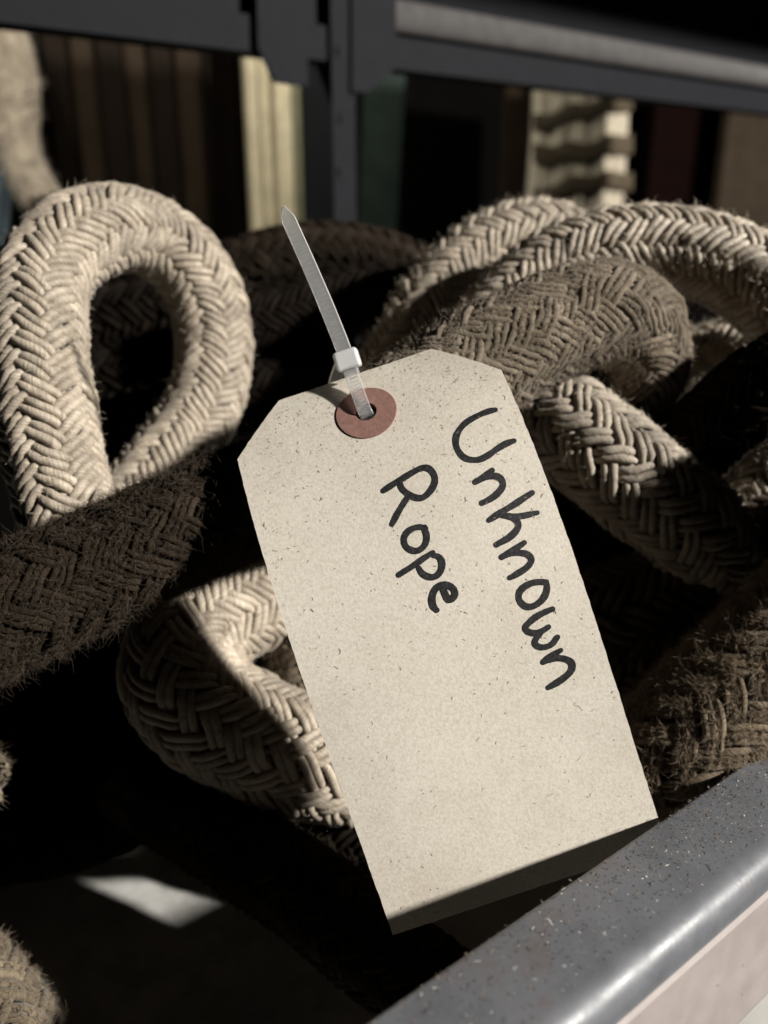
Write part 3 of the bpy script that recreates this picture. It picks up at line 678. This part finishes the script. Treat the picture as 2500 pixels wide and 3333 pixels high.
# ------------------------------------------------------------------ zip tie
zip_tie = empty('zip_tie', None)
tag(zip_tie, 'translucent white nylon zip tie threaded through the hole of the tag', 'zip tie')
def strap(name, pts, width, thick, mat, parent, side_hint, taper=None, step=0.5):
    C, S = catmull(pts, step); T = np.gradient(C, axis=0); T /= np.linalg.norm(T, axis=1)[:, None]
    V = []
    w = np.full(len(S), width / 2.0)
    if taper is not None: w = w * taper(S, S[-1])
    sh = np.asarray(side_hint, float)
    if sh.ndim == 1: sh = np.repeat(sh[None], len(S), 0)
    side = sh - T * np.sum(sh * T, 1)[:, None]; side /= np.linalg.norm(side, axis=1)[:, None]
    nor = np.cross(side, T); ht = thick / 2; bv = 0.16
    prof = [(-1, -ht + bv), (-1, ht - bv), (-bv, ht), (bv, ht), (1, ht - bv), (1, -ht + bv), (bv, -ht), (-bv, -ht)]
    for x, z in prof:
        if abs(x) == 1: off = side * (np.sign(x) * w)[:, None]
        else: off = side * (np.sign(x) * np.maximum(w - bv, 0.02))[:, None]
        V.append(C + off + nor * z)
    V = np.stack(V, 1).reshape(-1, 3); n, k = len(S), 8
    Fc = [(i * k + j, i * k + (j + 1) % k, (i + 1) * k + (j + 1) % k, (i + 1) * k + j) for i in range(n - 1) for j in range(k)]
    Fc += [tuple(range(k))[::-1], tuple((n - 1) * k + j for j in range(k))]
    o = mesh_obj(name, V, Fc, mat, parent)
    bm = bmesh.new(); bm.from_mesh(o.data); bmesh.ops.recalc_face_normals(bm, faces=bm.faces); bm.to_mesh(o.data); bm.free()
    return o, C, T, side, nor
hole = at(1197, 1357, 167.4)
head_c = at(1131, 1172, 170.3)
tie_side = at(1250, 1250, 165) - at(1180, 1275, 165.5)
# strap: head -> hole -> round the rope behind -> back up to the head
rope_c = at(1165, 1445, 189)
toward = at(1165, 1445, 188) - rope_c
upl = at(1125, 1365, 189) - rope_c; upl /= np.linalg.norm(upl)
loop = [rope_c + 16.5 * (math.cos(a) * toward + math.sin(a) * upl) for a in np.radians([-20, -60, -110, -160, -205, -240])]
_, C1, T1, S1, N1 = strap('strap', [at(1136, 1195, 170.3), at(1150, 1235, 169.6), at(1168, 1285, 168.0), at(1183, 1330, 166.6), hole, at(1206, 1378, 170.5)] + loop[1:] + [at(1120, 1160, 176), at(1128, 1166, 172)],
                          3.1, 1.05, M['nylon'], zip_tie, tie_side)
_, C2, T2, S2, N2 = strap('tail', [at(1128, 1165, 170.2), at(1112, 1120, 169.8), at(1060, 990, 168.4), at(1000, 850, 166.8), at(955, 750, 165.4), at(922, 674, 164.4)],
                          3.5, 1.0, M['nylon'], zip_tie, tie_side,
                          taper=lambda S, L: np.where(S > L - 2.6, 1 - 0.72 * np.clip((S - (L - 2.6)) / 2.6, 0, 1), 1.0) * (1 - 0.10 * S / L))
# ratchet ribs on the strap face above the hole
toc = np.array([0, 0, CAM_H]) - hole; toc /= np.linalg.norm(toc)
V, Fc = [], []
def ribs(Cc, Tt, Ss, Nn_, i0, i1, pitch, w, h):
    acc = 0.0
    for i in range(i0, i1):
        acc += np.linalg.norm(Cc[i + 1] - Cc[i])
        if acc < pitch: continue
        acc = 0.0
        nn = Nn_[i] if Nn_[i] @ toc > 0 else -Nn_[i]
        b = len(V); c = Cc[i] + nn * 0.45
        for dt, dh in ((-0.22, 0), (0.22, 0), (0.05, h)):
            for s in (-1, 1): V.append(c + Tt[i] * dt + Ss[i] * s * w + nn * dh)
        Fc.extend([(b, b + 4, b + 5, b + 1), (b + 4, b + 2, b + 3, b + 5), (b, b + 2, b + 4), (b + 1, b + 5, b + 3)])
ribs(C1, T1, S1, N1, 5, 34, 0.6, 0.95, 0.3)
ribs(C2, T2, S2, N2, 8, 60, 0.62, 0.9, 0.12)
mesh_obj('ratchet_teeth', V, Fc, M['nylon'], zip_tie)
# head: bevelled block, split round the slot, with a pawl bump
ht_ax = (at(1110, 1115, 169.8) - at(1142, 1215, 170.4)); ht_ax /= np.linalg.norm(ht_ax)
hs_ax = tie_side - ht_ax * (tie_side @ ht_ax); hs_ax /= np.linalg.norm(hs_ax)
hn_ax = np.cross(hs_ax, ht_ax); hn_ax = hn_ax if hn_ax @ toc > 0 else -hn_ax
hw, hh, hd = 5.5, 4.3, 4.4
c0 = head_c - hs_ax * hw / 2 - ht_ax * hh / 2 - hn_ax * hd / 2
bevel_box('head', c0, hs_ax * hw, ht_ax * hh, hn_ax * hd, M['nylon_head'], zip_tie, 0.7, 3)
bevel_box('collar', head_c - hs_ax * 1.75 - ht_ax * 3.6 - hn_ax * 0.75, hs_ax * 3.5, ht_ax * 2.0, hn_ax * 1.6, M['nylon'], zip_tie, 0.3, 2)

# dust on rail and panel (parts of the rack)
lr = np.random.default_rng(9)
def rail_top(t, n, h): return np.stack([rk(a, b_, RAIL_Z + h * 0.8) for a, b_ in zip(np.atleast_1d(t), np.atleast_1d(n))])
uvr = [(lr.uniform(-40, 150), 15.2 * lr.beta(1.0, 1.5) + 0.3) for _ in range(1800)]
flecks('rail_dust', rail_top, [q for q in uvr if lr.random() < 0.35 + 0.65 * (q[0] > 60)], lr.gamma(2, 0.24, 1800), 0.11, M['fleck'], front_rail, 0.03, 0.7, 11)
uvr = [(lr.uniform(-30, 150), lr.uniform(0.6, 15)) for _ in range(170)]
flecks('rail_lint', rail_top, uvr, lr.gamma(2, 0.28, 170), 0.10, M['lint'], front_rail, 0.05, 0.9, 12)
M['grit'] = plain('dark_grit', (0.045, 0.036, 0.03), 0.9)
uvr = [(lr.normal(95, 45) if lr.random() < 0.6 else lr.uniform(-40, 160), 16.5 * lr.beta(1.1, 1.3) + 0.2) for _ in range(2600)]
flecks('rail_grit', rail_top, [q for q in uvr if q[1] < 15.0], np.clip(lr.gamma(1.6, 0.22, 2600), 0.08, 1.4), 0.13, M['grit'], front_rail, 0.02, 0.6, 14)
def panel_face(t, z, h): return np.stack([rk(a, 20.75 + (41 - b_) / 30 * 0.3 + h, b_) for a, b_ in zip(np.atleast_1d(t), np.atleast_1d(z))])
uvp = [(lr.uniform(-20, 140), lr.uniform(13, 40)) for _ in range(40)]
flecks('panel_dust', panel_face, uvp, lr.gamma(2, 0.3, 40), 0.16, M['fleck'], front_panel, 0.05, 0.6, 13)

# ------------------------------------------------------------------ things behind the rack (blurred)
QN = -720.0
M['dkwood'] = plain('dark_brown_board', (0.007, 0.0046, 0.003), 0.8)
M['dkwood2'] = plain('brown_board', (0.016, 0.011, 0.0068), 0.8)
M['creamboard'] = plain('cream_board', (0.44, 0.385, 0.265), 0.8)
M['olive'] = plain('olive_board', (0.17, 0.165, 0.10), 0.8)
M['green'] = plain('green_board', (0.014, 0.020, 0.017), 0.8)
M['blue'] = plain('blue_grey_cloth', (0.09, 0.115, 0.135), 0.9)
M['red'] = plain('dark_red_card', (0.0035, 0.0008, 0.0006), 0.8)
M['cardb'] = plain('brown_card', (0.032, 0.0235, 0.016), 0.85)
M['cord'] = plain('cream_cord', (0.42, 0.37, 0.285), 0.8)
M['shadow_band'] = plain('shadow_band_colour', (0.075, 0.06, 0.04), 0.9)
def slab(name, x0, x1, ytop, mat, parent, n0=QN, depth=60, gap=0.6, zlo=110, lean=0.0):
    ta, z = on_n(x0, ytop, n0); tb, z2 = on_n(x1, ytop, n0)
    return bevel_box(name, rk(ta + gap, n0 - depth, zlo), RD * (tb - ta - 2 * gap), RN * depth, np.array([0, 0, max(z, z2) - zlo]) + RD * lean, mat, parent, 1.0, 1)
o = bevel_box('rear_shelf', rk(-500, QN - 120, -120), RD * 2600, RN * 175, (0, 0, 228), M['wall'], None, 2, 1)
tag(o, 'dark shelf carrying the boards and boxes behind the rack', 'shelf')
pb = empty('board_wall', None); tag(pb, 'dark brown wall of upright boards behind the cream loop', 'panel')
xs = [120, 215, 300, 385, 470, 560, 650, 730, 792]
for i in range(len(xs) - 1):
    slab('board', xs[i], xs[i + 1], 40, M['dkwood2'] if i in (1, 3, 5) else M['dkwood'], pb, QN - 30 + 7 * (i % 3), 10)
cb = empty('board_bundle', None); tag(cb, 'pale cream upright boards standing left of the rack post', 'boards')
for x0, x1, dn in ((790, 832, 14), (832, 885, 8), (885, 942, 18)):
    slab('board', x0, x1, 60, M['creamboard'], cb, QN + 30 + dn, 9)
gb = empty('board_bundle', None); tag(gb, 'narrow olive green boards right beside the rack post', 'boards')
for x0, x1, mt in ((944, 972, 'olive'), (974, 990, 'green'), (992, 1024, 'olive')):
    slab('board', x0, x1, 80, M[mt], gb, QN + 30, 9)
o = slab('green_board', 1150, 1285, 120, M['green'], None, QN - 10, 8, lean=20)
tag(o, 'dim green upright board behind the right gusset plate', 'board')
o = slab('brown_board', 1655, 1742, 180, M['dkwood2'], None, QN, 8)
tag(o, 'dark brown upright board left of the cream cord hank', 'board')
hk = empty('cord_hank', None); tag(hk, 'hank of pale cord hanging behind the arched ropes, with shadow bands modelled as strips', 'cord')
ta, zt = on_n(1745, 200, QN + 20); tb, _ = on_n(2055, 200, QN + 20)
for i in range(15):
    t = ta + (tb - ta) * (i + 0.5) / 15; r = (tb - ta) / 15 * 0.66
    V = []; kz = 26; k = 8
    for j, z in enumerate(np.linspace(-60, zt + 60, kz)):
        cx_, cn = t + 0.8 * math.sin(j * 0.7 + i), QN + 20 + 2.5 * math.sin(j * 0.45 + i * 1.9)
        for a in np.linspace(0, 2 * math.pi, k, endpoint=False): V.append(rk(cx_ + r * math.cos(a), cn + r * math.sin(a), z))
    mesh_obj('cord', V, [(a * k + b_, a * k + (b_ + 1) % k, (a + 1) * k + (b_ + 1) % k, (a + 1) * k + b_) for a in range(kz - 1) for b_ in range(k)], M['cord'], hk, True)
for (ya, yb, yc), wd in (((405, 365, 325), 56), ((505, 498, 462), 66), ((650, 600, 585), 60)):
    V = []; k = 24
    for x in np.linspace(1735, 2060, k):
        y = np.interp(x, (1735, 1880, 2060), (ya, yb, yc)) + 8 * math.sin(x * 0.05)
        for dy, nn in ((-wd / 2, 33), (-wd / 3, 36), (wd / 3, 36), (wd / 2, 33)):
            t, z = on_n(x, y + dy, QN + nn); V.append(rk(t, QN + nn, z))
    mesh_obj('shadow_band_strip', V, [(a * 4 + b_, a * 4 + b_ + 1, a * 4 + 5 + b_, a * 4 + 4 + b_) for a in range(k - 1) for b_ in range(3)], M['shadow_band'], hk, True)
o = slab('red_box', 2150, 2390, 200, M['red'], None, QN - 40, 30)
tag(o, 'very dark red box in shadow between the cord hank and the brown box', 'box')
o = slab('cardboard_box', 2405, 2700, 150, M['cardb'], None, QN + 20, 14)
tag(o, 'brown cardboard box at the right edge of the background', 'box')
# hanging cream rope and blue cloth at the far left
braided_rope('hanging_rope', P3((-60, -120, 640), (0, 60, 638), (45, 200, 636), (60, 330, 634), (55, 450, 634), (85, 560, 630), (150, 680, 620)), 16, 'cream',
             'cream frayed rope hanging at the top left corner', 'cream rope hung behind the heap', sides=5, spw=4, angle=50, fuzz=5000, flen=4, frad=0.08)
V = []; ku, kv = 24, 10
for j in range(kv):
    for i in range(ku):
        x = -160 + 200 * i / (ku - 1); y = 260 + 560 * j / (kv - 1)
        V.append(at(x + 10 * math.sin(j * 0.6), y, 665 + 9 * math.sin(i * 0.9 + 0.2 * j)))
V2 = [v + np.array([0, 2.0, 0]) for v in V]
nq = ku * kv
Fc = [(j * ku + i, j * ku + i + 1, (j + 1) * ku + i + 1, (j + 1) * ku + i) for j in range(kv - 1) for i in range(ku - 1)]
Fc2 = [tuple(a + nq for a in f[::-1]) for f in Fc]
o = mesh_obj('hanging_cloth', V + V2, Fc + Fc2, M['blue'], None, True)
tag(o, 'blue grey cloth hanging at the left edge behind the cream rope', 'cloth')
